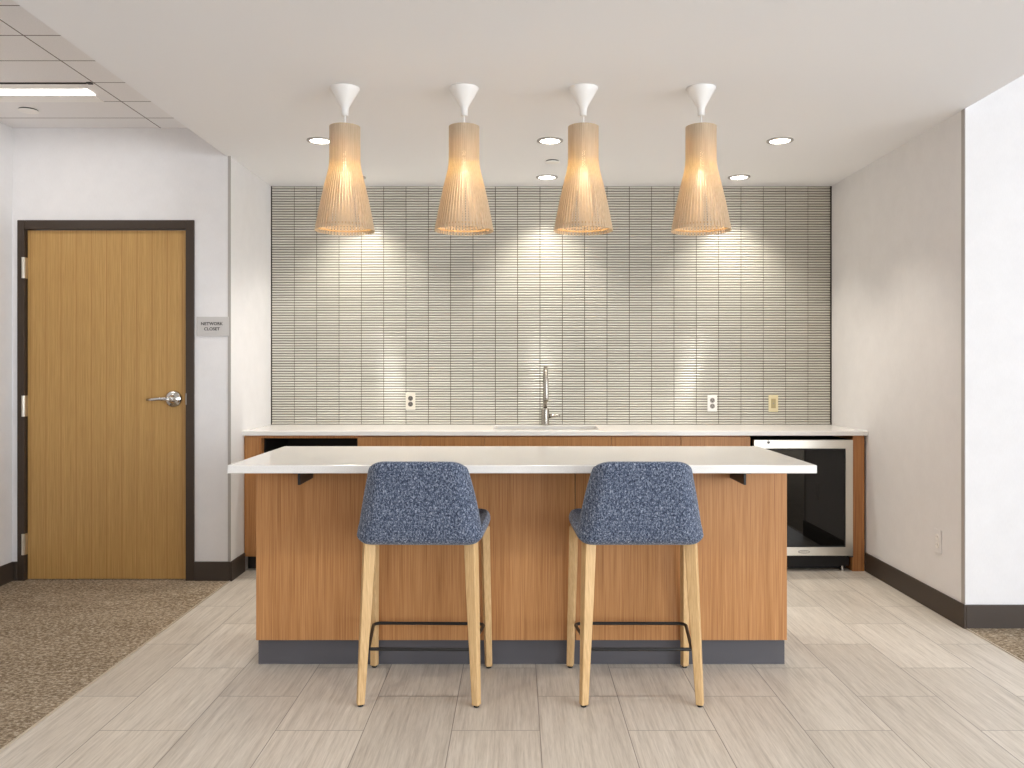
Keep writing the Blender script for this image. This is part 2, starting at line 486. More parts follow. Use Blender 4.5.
# ------------------------------------------------------------------ door
LEAF_Y = YD+0.018
d = MB().box(DX0, DX1, LEAF_Y, LEAF_Y+0.045, 0.008, DZ1).build('door_1', M['door'], bevel=0.002, loc=((DX0+DX1)/2, LEAF_Y, 0))
struct(d, 'honey oak veneer flush door in a dark frame', 'door')
f = MB()
f.box(FX0, DX0-0.004, YD-0.010, YD+0.09, 0, FZ1).box(DX1+0.004, FX1, YD-0.010, YD+0.09, 0, FZ1).box(DX0-0.004, DX1+0.004, YD-0.010, YD+0.09, DZ1+0.004, FZ1)
f.box(DX0-0.004, DX0+0.012, LEAF_Y+0.046, YD+0.09, 0, DZ1).box(DX1-0.012, DX1+0.004, LEAF_Y+0.046, YD+0.09, 0, DZ1)
f.build('door_frame', M['frame'], d, bevel=0.003)
for zc in (1.306+100.5*5.1/830, 1.306-37.5*5.1/830, 1.306-175.5*5.1/830):
    h = MB().lathe([(0.0085, zc-0.064), (0.0085, zc-0.022), (0.0079, zc-0.0215), (0.0085, zc-0.021), (0.0085, zc+0.021), (0.0079, zc+0.0215), (0.0085, zc+0.022), (0.0085, zc+0.064)], DX0-0.009, YD-0.014, 14)
    h.box(DX0-0.009, DX0+0.003, YD-0.012, LEAF_Y-0.001, zc-0.064, zc+0.064)
    h.build('hinge', M['steel'], d)['label'] = 'satin metal butt hinge'
hx, hz = -2.116, 1.306-30.5*5.1/830
h = MB().lathe([(0.052, LEAF_Y), (0.052, LEAF_Y-0.006), (0.046, LEAF_Y-0.016), (0.030, LEAF_Y-0.022), (0.022, LEAF_Y-0.026), (0.018, LEAF_Y-0.058), (0.012, LEAF_Y-0.062)], hx, hz, 36, 'Y')
ro = h.build('door_handle', M['chrome'], d, smooth=True); ro['label'] = 'satin chrome lever handle'
pts = [(hx, LEAF_Y-0.050, hz), (hx-0.03, LEAF_Y-0.056, hz+0.001), (hx-0.07, LEAF_Y-0.058, hz+0.001), (hx-0.11, LEAF_Y-0.056, hz-0.002), (hx-0.145, LEAF_Y-0.048, hz-0.004)]
MB().tube(pts, 0.011, 14, radii=[0.014, 0.0125, 0.011, 0.0095, 0.008]).build('lever', M['chrome'], ro, smooth=True)
MB().lathe([(0.008, LEAF_Y-0.061), (0.008, LEAF_Y-0.064), (0.005, LEAF_Y-0.065)], hx, hz, 16, 'Y').build('keyhole', M['slot'], ro)
MB().box(DX1+0.0035, DX1+0.011, YD-0.0115, YD-0.009, hz-0.035, hz+0.035).build('strike_plate', M['slot'], d)

# ------------------------------------------------------------------ door sign
sx0, sx1, sz0, sz1 = -1.966, -1.770, 1.306+32.2*5.1/830, 1.306+51.7*5.1/830
SY = YD-0.006
sg = MB().box(sx0, sx1, SY, YD, sz0, sz1).build('room_sign', M['sign'], bevel=0.0015, loc=((sx0+sx1)/2, YD, sz0))
tag(sg, 'small grey plaque reading NETWORK CLOSET beside the door', 'sign')
def lettering(txt, cx, cz, size, name='lettering'):
    cu = bpy.data.curves.new(name, 'FONT'); cu.body = txt; cu.size = size
    cu.align_x = 'CENTER'; cu.align_y = 'CENTER'; cu.extrude = 0.0004; cu.space_character = 1.04
    cu.offset = 0.0005
    cu.materials.append(M['ink'])
    o = bpy.data.objects.new(name, cu); C.objects.link(o); o.parent = sg
    o.location = (cx-sg.location.x, SY-0.0006-sg.location.y, cz-sg.location.z)
    bpy.context.view_layer.update()
    me = bpy.data.meshes.new_from_object(o.evaluated_get(bpy.context.evaluated_depsgraph_get()))
    me.transform(Matrix.Rotation(PI/2, 4, 'X'))
    q = bpy.data.objects.new('lettering', me); C.objects.link(q); q.parent = sg; q.location = o.location
    bpy.data.objects.remove(o)
    q.name = 'lettering'
    return q
tx = (212.2-517)*5.1/830
lettering('NETWORK', tx, 1.306+44.6*5.1/830, 0.0262)
lettering('CLOSET', tx, 1.306+39.4*5.1/830, 0.0262)
BR = {'n':(1,3,4,5),'e':(1,5),'t':(2,3,4,5),'w':(2,4,5,6),'o':(1,3,5),'r':(1,2,3,5),'k':(1,3),'c':(1,4),'l':(1,2,3),'s':(2,3,4)}
m = MB(); bx = tx-0.057
for i, ch in enumerate('network closet'):
    for dt in BR.get(ch, ()):
        px_ = bx + i*0.0082 + (0.0026 if dt > 3 else 0)
        pz_ = 1.306+36.0*5.1/830 - ((dt-1) % 3)*0.0026
        m.lathe([(0.0009, SY), (0.0008, SY-0.0005), (0.0004, SY-0.0008)], px_, pz_, 6, 'Y')
m.build('braille', M['sign'], sg)

# ------------------------------------------------------------------ back run: worktop, sink, faucet, cabinets, fridge
CF = 5.320                                      # worktop front
SKX0, SKX1, SKY0, SKY1 = -0.155, 0.548, 5.455, 5.83
def worktop():
    m = MB(); bm = m.bm
    z0, z1 = CZ-0.030, CZ
    xs = [XL, SKX0, SKX1, XR]; ys = [CF, SKY0, SKY1, YB]
    vt = {}; vb = {}
    for i, x in enumerate(xs):
        for j, y in enumerate(ys):
            vt[i,j] = bm.verts.new((x,y,z1)); vb[i,j] = bm.verts.new((x,y,z0))
    for i in range(3):
        for j in range(3):
            if i == 1 and j == 1: continue
            bm.faces.new((vt[i,j], vt[i+1,j], vt[i+1,j+1], vt[i,j+1])); bm.faces.new((vb[i,j+1], vb[i+1,j+1], vb[i+1,j], vb[i,j]))
    for i in range(3):
        bm.faces.new((vb[i,0], vb[i+1,0], vt[i+1,0], vt[i,0])); bm.faces.new((vb[i+1,3], vb[i,3], vt[i,3], vt[i+1,3]))
        bm.faces.new((vb[0,i+1], vb[0,i], vt[0,i], vt[0,i+1])); bm.faces.new((vb[3,i], vb[3,i+1], vt[3,i+1], vt[3,i]))
    for a, b in (((1,1),(2,1)), ((2,1),(2,2)), ((2,2),(1,2)), ((1,2),(1,1))):
        bm.faces.new((vb[b], vb[a], vt[a], vt[b]))
    return m.build('worktop', M['quartz'], bevel=0.003, loc=((XL+XR)/2, CF, CZ-0.03))
tag(worktop(), 'long white quartz worktop along the tiled wall', 'worktop')
# undermount basin
m = MB(); bm = m.bm
def ring(x0, x1, y0, y1, z, r):
    out = []
    for cx, cy, a0 in ((x1-r, y1-r, 0), (x0+r, y1-r, PI/2), (x0+r, y0+r, PI), (x1-r, y0+r, 1.5*PI)):
        for k in range(5):
            a = a0 + k*PI/8
            out.append(bm.verts.new((cx+r*math.cos(a), cy+r*math.sin(a), z)))
    return out
zt = CZ-0.030
rs = [ring(SKX0-0.02, SKX1+0.02, SKY0-0.02, SKY1+0.012, zt, 0.03), ring(SKX0+0.002, SKX1-0.002, SKY0+0.002, SKY1-0.002, zt, 0.02), ring(SKX0+0.004, SKX1-0.004, SKY0+0.004, SKY1-0.004, zt-0.17, 0.03), ring(SKX0+0.03, SKX1-0.03, SKY0+0.03, SKY1-0.03, zt-0.20, 0.03),
      ring(SKX0+0.028, SKX1-0.028, SKY0+0.028, SKY1-0.028, zt-0.203, 0.03), ring(SKX0-0.002, SKX1+0.002, SKY0-0.002, SKY1+0.002, zt-0.17, 0.03), ring(SKX0-0.004, SKX1+0.004, SKY0-0.004, SKY1+0.004, zt-0.004, 0.03), ring(SKX0-0.02, SKX1+0.02, SKY0-0.02, SKY1+0.012, zt-0.004, 0.03)]
for a, b in list(zip(rs, rs[1:])) + [(rs[-1], rs[0])]:
    if a is rs[3]: continue
    for k in range(20): bm.faces.new((a[k], a[(k+1) % 20], b[(k+1) % 20], b[k]))
bm.faces.new(rs[3]); bm.faces.new(list(reversed(rs[4])))
sk = m.build('sink', M['sink'], loc=((SKX0+SKX1)/2, (SKY0+SKY1)/2, zt-0.2))
tag(sk, 'undermount steel sink basin set into the back worktop', 'sink')
MB().lathe([(0.045, zt-0.1995), (0.045, zt-0.197), (0.03, zt-0.1965), (0.02, zt-0.199)], 0.2, 5.66, 24).build('drain', M['chrome'], sk)
# faucet
fx, fy = 0.200, 5.888
fa = thing('faucet', 'tall chrome gooseneck faucet standing behind the sink', 'faucet', (fx, fy, CZ))
MB().lathe([(0.032, CZ), (0.032, CZ+0.006), (0.0285, CZ+0.010), (0.0285, CZ+0.112), (0.024, CZ+0.118)], fx, fy, 32).build('body', M['nickel'], fa, smooth=False, bevel=0.001)
pts = [(fx, fy, CZ+0.12), (fx, fy, CZ+0.20), (fx, fy, CZ+0.29)]
R_ = 0.088
for k in range(1, 15):
    a = PI*k/14
    pts.append((fx, fy-R_+R_*math.cos(a), CZ+0.315+R_*1.0*math.sin(a)))
pts.append((fx, fy-2*R_, CZ+0.29))
MB().tube(pts, 0.0150, 18).build('spout', M['nickel'], fa, smooth=True)
MB().lathe([(0.0155, CZ+0.335), (0.0175, CZ+0.325), (0.0182, CZ+0.20), (0.0172, CZ+0.172), (0.013, CZ+0.170)], fx+0.0, fy-2*R_, 24).build('spray_head', M['nickel'], fa, smooth=True)
hd = MB().tube([(fx+0.022, fy, CZ+0.062), (fx+0.05, fy-0.002, CZ+0.064), (fx+0.085, fy-0.004, CZ+0.067), (fx+0.105, fy-0.005, CZ+0.069)], 0.01, 14, radii=[0.015, 0.0135, 0.0105, 0.009])
hd.build('lever', M['nickel'], fa, smooth=True)

CB = 5.345                                      # cabinet faces
ZT = CZ-0.030                                   # underside of worktop
TK = 0.095
def PX(px, y=CB): return (px-517)*y/830
def base_cabinet(name, x0, x1, label, doors, top_front=False):
    cm = MB()
    if top_front: cm.box(x0, x0+0.018, CB+0.021, YB-0.02, TK, ZT).box(x1-0.018, x1, CB+0.021, YB-0.02, TK, ZT).box(x0+0.018, x1-0.018, CB+0.021, YB-0.02, TK, TK+0.018).box(x0+0.018, x1-0.018, YB-0.032, YB-0.02, TK+0.018, ZT).box(x0+0.018, x1-0.018, CB+0.021, CB+0.038, ZT-0.1, ZT)
    else: cm.box(x0, x1, CB+0.021, YB-0.02, TK, ZT)
    c = cm.build(name, M['walnut'], loc=((x0+x1)/2, CB, 0))
    tag(c, label, 'cabinet', 'base cabinets along the back wall')
    MB().box(x0, x1, CB+0.075, CB+0.09, 0, TK).build('toe_kick', M['darktoe'], c)
    zt_ = ZT-0.010
    if top_front:
        MB().box(x0+0.0015, x1-0.0015, CB, CB+0.02, ZT-0.17, zt_).build('false_front', M['oak'], c, bevel=0.001)
        zt_ = ZT-0.173
    n = doors
    for k in range(n):
        a = x0+(x1-x0)*k/n; b = x0+(x1-x0)*(k+1)/n
        dr = MB().box(a+0.0015, b-0.0015, CB, CB+0.02, TK+0.003, zt_).build('door', M['oak'], c, bevel=0.001)
    return c
base_cabinet('base_cabinet', PX(357.3), PX(484.5), 'oak base cabinet with two doors left of the sink', 2)
base_cabinet('base_cabinet', PX(484.5), PX(611.3), 'oak sink cabinet with one wide top panel below the faucet', 2, True)
base_cabinet('base_cabinet', PX(611.3), PX(750.5), 'oak base cabinet with two doors between sink and fridge', 2)
# open bay at the left end
x0, x1 = XL+0.004, PX(357.3)
bay = thing('open_bay', 'open dark recess under the left end of the worktop', 'cabinet', ((x0+x1)/2, CB, 0), 'base cabinets along the back wall')
MB().box(x0, PX(258.5), CB, CB+0.02, TK, ZT-0.004).build('filler_panel', M['oak'], bay, bevel=0.001)
MB().box(PX(258.5), PX(261.2), CB+0.003, YB-0.03, TK, ZT-0.004).build('side_panel', M['walnut'], bay)
MB().box(PX(261.2), x1, CB+0.001, CB+0.022, ZT-0.018, ZT-0.004).build('top_rail', M['walnut'], bay)
MB().box(x0, x1, CB+0.075, CB+0.09, 0, TK).build('toe_kick', M['darktoe'], bay)
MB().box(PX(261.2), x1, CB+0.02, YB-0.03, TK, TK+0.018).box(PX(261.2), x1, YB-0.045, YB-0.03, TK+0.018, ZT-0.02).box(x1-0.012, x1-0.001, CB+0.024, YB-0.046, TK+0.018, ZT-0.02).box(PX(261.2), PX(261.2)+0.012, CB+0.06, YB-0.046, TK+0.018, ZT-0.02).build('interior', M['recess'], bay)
# right end filler
ep = MB().box(PX(852.6), XR-0.014, CB-0.001, CB+0.02, 0.0, ZT).box(PX(852.6), PX(852.6)+0.02, CB+0.02, YB-0.02, 0, ZT).build('end_panel', M['walnut'], bevel=0.001, loc=((PX(858)), CB, 0))
tag(ep, 'narrow oak end panel between fridge and right wall', 'panel')
# under-counter fridge
x0, x1 = PX(753.2), PX(851.8)
zb, ztop = 1.306-186.5*CB/830, 1.306-71.2*CB/830
fr = thing('beverage_fridge', 'under-counter fridge with dark glass door and steel frame', 'fridge', ((x0+x1)/2, CB, 0))
MB().box(x0+0.008, x1-0.008, CB+0.025, YB-0.05, 0.03, ztop-0.002).build('cabinet_body', M['recess'], fr)
g0, g1, gz0, gz1 = x0+0.052, PX(844.6), 1.306-178*CB/830, 1.306-79.8*CB/830
df = MB().box(x0, x1, CB-0.02, CB+0.02, gz1, ztop).box(x0, x1, CB-0.02, CB+0.02, zb, gz0).box(x0, g0, CB-0.02, CB+0.02, gz0, gz1).box(g1, x1, CB-0.02, CB+0.02, gz0, gz1)
dfo = df.build('door', M['steel'], fr, bevel=0.0015); dfo['label'] = 'steel framed fridge door'
MB().box(g0, g1, CB-0.014, CB+0.004, gz0, gz1).build('glass', M['glass'], dfo)
MB().box(g0+0.0, g0+0.008, CB-0.0155, CB-0.0142, gz0, gz1).box(g1-0.008, g1, CB-0.0155, CB-0.0142, gz0, gz1).box(g0+0.008, g1-0.008, CB-0.0155, CB-0.0142, gz0, gz0+0.008).box(g0+0.008, g1-0.008, CB-0.0155, CB-0.0142, gz1-0.008, gz1).build('gasket', M['rubber'], dfo)
lx, lz = PX(767.6), 1.306-73.6*CB/830
MB().lathe([(0.0105, CB-0.02), (0.0105, CB-0.023), (0.008, CB-0.024)], lx, lz, 20, 'Y').build('lock', M['chrome'], dfo)
MB().lathe([(0.0065, CB-0.0205), (0.0065, CB-0.0245)], lx, lz, 16, 'Y').build('keyhole', M['hole'], dfo)
# oval badge on the lower rail
bxc, bzc = PX(803), 1.306-182.6*CB/830
ov = [(bxc+0.036*math.cos(a), CB-0.0212, bzc+0.0085*math.sin(a)) for a in [2*PI*k/32 for k in range(32)]]
MB().tube(ov, 0.0022, 8, closed=True).box(bxc-0.018, bxc+0.018, CB-0.0212, CB-0.0199, bzc-0.0016, bzc+0.0016).build('badge', M['slot'], dfo)
m = MB().box(x0+0.01, x1-0.02, CB+0.045, CB+0.06, 0.012, zb-0.006)
for k in range(4): m.box(x0+0.02, x1-0.03, CB+0.036, CB+0.046, 0.028+k*0.016, 0.035+k*0.016)
m.build('kick_grille', M['recess'], fr, bevel=0.001)
MB().box(x1-0.026, x1+0.004, CB-0.016, CB+0.016, zb-0.010, zb-0.001).build('hinge', M['chrome'], fr)
for lxx in (x0+0.06, x1-0.05):
    MB().lathe([(0.017, 0.0), (0.017, 0.008), (0.008, 0.010), (0.008, 0.03)], lxx, CB+0.03, 16).build('leg', M['chrome'], fr)

# ------------------------------------------------------------------ outlets
def outlet(px, py, label, plate_m, dev_m, decora=False):
    y = YB-0.0115
    s = y/830; x, z = (px-517)*s, 1.306-(py-368.5)*s
    o = MB().box(x-0.0345, x+0.0345, y-0.005, y, z-0.060, z+0.060).build('outlet', plate_m, bevel=0.003, loc=(x, y, z))
    tag(o, label, 'outlet', 'outlets on the tiled wall')
    if decora:
        MB().box(x-0.0165, x+0.0165, y-0.0075, y-0.0045, z-0.034, z+0.034).build('receptacle', dev_m, o, bevel=0.001)
        MB().box(x-0.005, x+0.005, y-0.009, y-0.0074, z-0.004, z+0.004).build('button', M['slot'], o)
    else:
        for s_ in (-1, 1):
            zc = z + s_*0.0205
            r = MB().lathe([(0.0175, y-0.0045), (0.0175, y-0.0075), (0.0165, y-0.008)], x, zc, 24, 'Y').build('receptacle', dev_m, o)
            MB().box(x-0.0085, x-0.0055, y-0.0086, y-0.0079, zc-0.002, zc+0.009).box(x+0.0055, x+0.0085, y-0.0086, y-0.0079, zc-0.002, zc+0.009).box(x-0.003, x+0.003, y-0.0086, y-0.0079, zc-0.012, zc-0.006).build('slot', M['hole'], r)
    return o
outlet(410.6, 401.2, 'grey double outlet on the tile left of the faucet', M['plate'], M['greydev'])
outlet(712.2, 403.2, 'white double outlet on the tile right of the faucet', M['white'], M['slot'])
outlet(773.2, 403.4, 'cream outlet with khaki insert on the tile above the fridge', M['khplate'], M['tan'], True)
# right alcove wall outlet
yo, zo = 4.433, 0.385
o = MB().box(XR-0.006, XR, yo-0.038, yo+0.038, zo-0.063, zo+0.063).build('outlet', M['wall'], bevel=0.003, loc=(XR, yo, zo))
tag(o, 'white outlet low on the right alcove wall', 'outlet')
for s_ in (-1, 1):
    zc = zo+s_*0.021
    r = MB().lathe([(0.0175, XR-0.0055), (0.0175, XR-0.0085), (0.016, XR-0.009)], yo, zc, 24, 'X').build('receptacle', M['white'], o)
    MB().box(XR-0.0096, XR-0.0088, yo-0.0085, yo-0.006, zc-0.002, zc+0.008).box(XR-0.0096, XR-0.0088, yo+0.006, yo+0.0085, zc-0.002, zc+0.008).build('slot', M['slot'], r)

# ------------------------------------------------------------------ island
IY0, IY1 = 3.380, 4.210
IX0, IX1 = -1.1806, 1.2225
IZ = 0.912; ITH = 0.0335
it = MB().box(IX0, IX1, IY0, IY1, IZ-ITH, IZ).build('island_worktop', M['quartz'], bevel=0.003, loc=((IX0+IX1)/2, (IY0+IY1)/2, IZ-ITH))
tag(it, 'white quartz island top overhanging the wooden island', 'worktop')
PY = 3.640
PX0, PX1, PZ0 = -1.1443, 1.1840, 0.1145
IB = 4.18
isl = thing('kitchen_island', 'oak panelled kitchen island on a charcoal plinth', 'island', (0.02, 3.9, 0))
xs_ = (575.2-517)*PY/830
MB().box(PX0, xs_-0.0015, PY, PY+0.02, PZ0, IZ-ITH).build('front_panel', M['oak'], isl, bevel=0.0008)
MB().box(xs_+0.0015, PX1, PY, PY+0.02, PZ0, IZ-ITH).build('front_panel', M['oak'], isl, bevel=0.0008)
MB().box(PX0, PX0+0.02, PY+0.0205, IB, PZ0, IZ-ITH).build('side_panel', M['oak'], isl, bevel=0.0008)
MB().box(PX1-0.02, PX1, PY+0.0205, IB, PZ0, IZ-ITH).build('side_panel', M['oak'], isl, bevel=0.0008)
MB().box(PX0+0.0205, PX1-0.0205, PY+0.0205, IB-0.005, PZ0, IZ-ITH).build('carcass', M['recess'], isl)
MB().box(PX0+0.002, PX1-0.002, 3.667, IB-0.06, 0, PZ0).build('plinth', M['toe'], isl)
def bracket(x):
    # steel L bracket: flat arm on edge under the top, plate against the panel
    b = MB().box(x-0.005, x+0.005, 3.415, PY-0.0005, IZ-ITH-0.052, IZ-ITH-0.001)
    b.box(x-0.026, x+0.026, 3.415, PY-0.0005, IZ-ITH-0.006, IZ-ITH-0.001)
    b.build('bracket', M['black'], isl, bevel=0.0008)['label'] = 'black steel bracket under the top'
bracket((297.9-517)*3.415/830+0.004); bracket((746-517)*3.415/830-0.004)

# ------------------------------------------------------------------ stools
def make_stool(loc, label):
    ox, oy, _ = loc
    st = thing('bar_stool', label, 'stool', loc, 'blue stools at the island')
    # legs: (bottom x, y) -> (top x, y)
    for (bx_, by_, tx_, ty_) in ((-0.2245, -0.203, -0.200, -0.150), (0.2245, -0.203, 0.200, -0.150), (-0.250, 0.217, -0.238, 0.150), (0.250, 0.217, 0.238, 0.150)):
        m = MB(); bm = m.bm; rows = []
        ang = math.atan2(by_, bx_)*0 + (0.35 if bx_*by_ > 0 else -0.35)
        for zz, k, hw in ((0.008, 0.0, 0.0145), (0.20, 0.31, 0.0172), (0.42, 0.68, 0.0205), (0.632, 1.0, 0.0225)):
            cx, cy = bx_+(tx_-bx_)*k, by_+(ty_-by_)*k
            if by_ > 0: hw = 0.0140+0.0030*k
            ring = []
            for sx, sy in ((-1,-1),(1,-1),(1,1),(-1,1)):
                px_, py_ = sx*hw, sy*hw
                ring.append(bm.verts.new((ox+cx+px_*math.cos(ang)-py_*math.sin(ang), oy+cy+px_*math.sin(ang)+py_*math.cos(ang), zz)))
            rows.append(ring)
        for a, b in zip(rows, rows[1:]):
            for k in range(4): bm.faces.new((a[k], a[(k+1) % 4], b[(k+1) % 4], b[k]))
        bm.faces.new(rows[0]); bm.faces.new(list(reversed(rows[-1])))
        lg = m.build('leg', M['leg'], st, bevel=0.004, seg=3)
        MB().lathe([(0.010, 0.0), (0.0115, 0.002), (0.0115, 0.0085)], ox+bx_, oy+by_, 16).build('foot_glide', M['rubber'], lg)
    # footrest ring
    z = 0.216; pts = []
    cor = [(-0.196, -0.188, 0.012), (0.196, -0.188, 0.012), (0.238, 0.140, 0.04), (-0.238, 0.140, 0.04)]
    n = len(cor)
    for i, (cx, cy, r) in enumerate(cor):
        p = Vector((cx, cy)); a = Vector(cor[i-1][:2]); b = Vector(cor[(i+1) % n][:2])
        u = (a-p).normalized(); v = (b-p).normalized()
        p0 = p+u*r; p1 = p+v*r
        for k in range(7):
            t = k/6
            q = p0*(1-t)**2 + p*2*t*(1-t) + p1*t*t
            pts.append((ox+q.x, oy+q.y, z))
    fo = MB().tube(pts, 0.0068, 10, closed=True)
    fo.build('footrest', M['black'], st, smooth=True)['label'] = 'black metal footrest ring'
    # upholstered shell: stations from the seat front, round the back, to the top rail
    S = [  # y, z, half width, curl, inward normal (y, z), thickness, corner drop
        (0.190, 0.655, 0.215, 0.030, (-0.45, 0.9), 0.050, 0.0),
        (0.178, 0.630, 0.232, 0.050, (-0.15, 1.0), 0.055, 0.0),
        (0.110, 0.615, 0.270, 0.068, (0.0, 1.0), 0.060, 0.0),
        (0.020, 0.611, 0.274, 0.068, (0.0, 1.0), 0.060, 0.0),
        (-0.080, 0.611, 0.264, 0.060, (0.05, 1.0), 0.060, 0.0),
        (-0.150, 0.613, 0.256, 0.050, (0.25, 0.95), 0.060, 0.0),
        (-0.192, 0.621, 0.252, 0.040, (0.60, 0.75), 0.055, 0.0),
        (-0.211, 0.643, 0.251, 0.050, (0.92, 0.35), 0.050, 0.0),
        (-0.220, 0.680, 0.246, 0.066, (1.0, 0.12), 0.046, 0.0),
        (-0.231, 0.745, 0.235, 0.072, (1.0, 0.10), 0.044, 0.0),
        (-0.243, 0.815, 0.221, 0.070, (1.0, 0.10), 0.042, 0.0),
        (-0.254, 0.880, 0.205, 0.062, (1.0, 0.10), 0.040, 0.002),
        (-0.262, 0.925, 0.196, 0.054, (1.0, 0.10), 0.038, 0.010),
        (-0.266, 0.951, 0.186, 0.048, (1.0, 0.10), 0.032, 0.026),
    ]
    NT = 24
    outer, inner = [], []
    for (y, z, w, cu, nn, th, dr) in S:
        nv = Vector(nn).normalized()
        ro_, ri_ = [], []
        for k in range(NT+1):
            t = -1 + 2*k/NT; a = abs(t)
            e0 = 0.74 if -0.20 < y < -0.14 or (y < -0.19 and z < 0.66) else (0.62 if y < -0.05 else 0.52)
            e = max(0.0, (a-e0)/(1-e0))
            g = e**2.1
            x = w*(1 if t >= 0 else -1)*(a*1.06 - 0.06*a**6 if a < 1 else 1.0)
            off = cu*g
            dz = -dr*max(0.0, (a-0.62)/0.38)**2.2
            ro_.append((ox+x, oy+y+nv.x*off, z+nv.y*off+dz))
            thk = th*(1-0.45*e**1.5)
            xi = x*(1-0.055*e)
            ri_.append((ox+xi, oy+y+nv.x*(off+thk), z+nv.y*(off+thk)+dz))
        outer.append(ro_); inner.append(ri_)
    m = MB()
    vo = m.grid(outer); vi = m.grid(inner)
    bm = m.bm; ns = len(S)
    for i in range(ns-1):
        bm.faces.new((vo[i][0], vo[i+1][0], vi[i+1][0], vi[i][0])); bm.faces.new((vo[i][NT], vi[i][NT], vi[i+1][NT], vo[i+1][NT]))
    for k in range(NT):
        bm.faces.new((vo[0][k], vi[0][k], vi[0][k+1], vo[0][k+1])); bm.faces.new((vo[ns-1][k], vo[ns-1][k+1], vi[ns-1][k+1], vi[ns-1][k]))
    m.build('seat_shell', M['fabric'], st, smooth=True, subsurf=2)['label'] = 'heathered blue upholstered bucket seat and back'
    return st
s1 = make_stool((-0.3775, 3.410, 0), 'blue upholstered stool with pale legs, left of the two at the island')
dup(s1, (0.4825, 3.410, 0), 'blue upholstered stool with pale legs, right of the two at the island')
s1.rotation_euler = (0, 0, math.radians(-1.0))

# ------------------------------------------------------------------ pendants
PYc = 3.865
def make_pendant(cx, label):
    p = thing('pendant_lamp', label, 'lamp', (cx, PYc, ZS), 'birch pendants over the island')
    s = PYc/830
    def Z(py): return 1.306+(368.5-py)*s
    r0 = 0.0675
    MB().lathe([(r0, ZS), (r0, ZS-0.004), (0.058, ZS-0.022), (0.036, ZS-0.060), (0.020, ZS-0.088), (0.0165, ZS-0.100), (0.0165, ZS-0.128), (0.012, ZS-0.130)], cx, PYc, 48).build('canopy', M['white'], p, smooth=True, bevel=0)['label'] = 'white conical ceiling rose'
    MB().tube([(cx, PYc, ZS-0.129), (cx, PYc, Z(139.5))], 0.0042, 10).build('cord', M['white'], p)
    prof = [(0.0695, Z(127)), (0.0695, Z(137)), (0.0695, Z(150)), (0.0698, Z(159)), (0.0712, Z(165)), (0.0748, Z(170)), (0.0815, Z(176)), (0.0935, Z(186)), (0.1085, Z(200)), (0.1235, Z(216)), (0.1365, Z(231))]
    m = MB(); bm = m.bm; n = 54
    for k in range(n):
        a = 2*PI*k/n
        er = Vector((math.cos(a), math.sin(a), 0)); et = Vector((-math.sin(a), math.cos(a), 0))
        rows = []
        for i, (r, z) in enumerate(prof):
            p0 = prof[max(i-1, 0)]; p1 = prof[min(i+1, len(prof)-1)]
            tr, tz = p1[0]-p0[0], p1[1]-p0[1]; ln = math.hypot(tr, tz)
            nr, nz = -tz/ln, tr/ln
            hw = PI*r/n*(0.955 if r < 0.076 else 0.94-0.28*(r-0.076)/0.061)
            c = Vector((cx, PYc, z))+er*r
            no = er*nr + Vector((0,0,nz))
            rows.append([bm.verts.new(c+et*hw-no*0.0015), bm.verts.new(c-et*hw-no*0.0015), bm.verts.new(c-et*hw+no*0.0015), bm.verts.new(c+et*hw+no*0.0015)])
        for a_, b_ in zip(rows, rows[1:]):
            for q in range(4): bm.faces.new((a_[q], a_[(q+1) % 4], b_[(q+1) % 4], b_[q]))
        bm.faces.new(rows[0]); bm.faces.new(list(reversed(rows[-1])))
    m.build('lamp_shade', M['shade'], p)['label'] = 'flared shade of thin birch slats'
    for r, z in ((0.0665, Z(131)), (0.0685, Z(160)), (0.1305, Z(227))):
        MB().lathe([(r, z-0.004), (r, z+0.004), (r-0.003, z+0.004), (r-0.003, z-0.004), (r, z-0.004)], cx, PYc, 48, cap=False).build('hoop', M['leg'], p, smooth=False)
    hz_ = Z(139)
    MB().lathe([(0.0655, hz_), (0.0655, hz_-0.003), (0.020, hz_-0.004), (0.020, hz_-0.055), (0.017, hz_-0.058)], cx, PYc, 24).build('lamp_holder_with_baffle', M['white'], p)  # wide flange is added to block bulb light from the open shade top
    m = MB().lathe([(0.012, hz_-0.058), (0.016, hz_-0.072)]+[(0.03*math.sin(a), hz_-0.10-0.03*math.cos(PI-a)*-1) for a in [0.7, 1.1, 1.5, 1.9, 2.3, 2.7]], cx, PYc, 24)
    m.build('bulb', M['bulb'], p, smooth=True)
    li = bpy.data.lights.new('bulb_light', 'POINT'); li.energy = 2.3; li.color = (1.0, 0.95, 0.80); li.shadow_soft_size = 0.03
    lo = bpy.data.objects.new('bulb_light', li); C.objects.link(lo); lo.parent = p
    lo.location = (0, 0, hz_-0.165-ZS)
    return p
pxs = [344.9, 464.1, 583.3, 701.0]
plab = ['birch slat pendant nearest the door, leftmost of four over the island', 'second birch slat pendant from the left over the island',
        'third birch slat pendant from the left over the island', 'birch slat pendant farthest from the door, rightmost of four over the island']
p0 = make_pendant((pxs[0]-517)*PYc/830, plab[0])
for px_, lb in zip(pxs[1:], plab[1:]):
    dup(p0, ((px_-517)*PYc/830, PYc, ZS), lb)

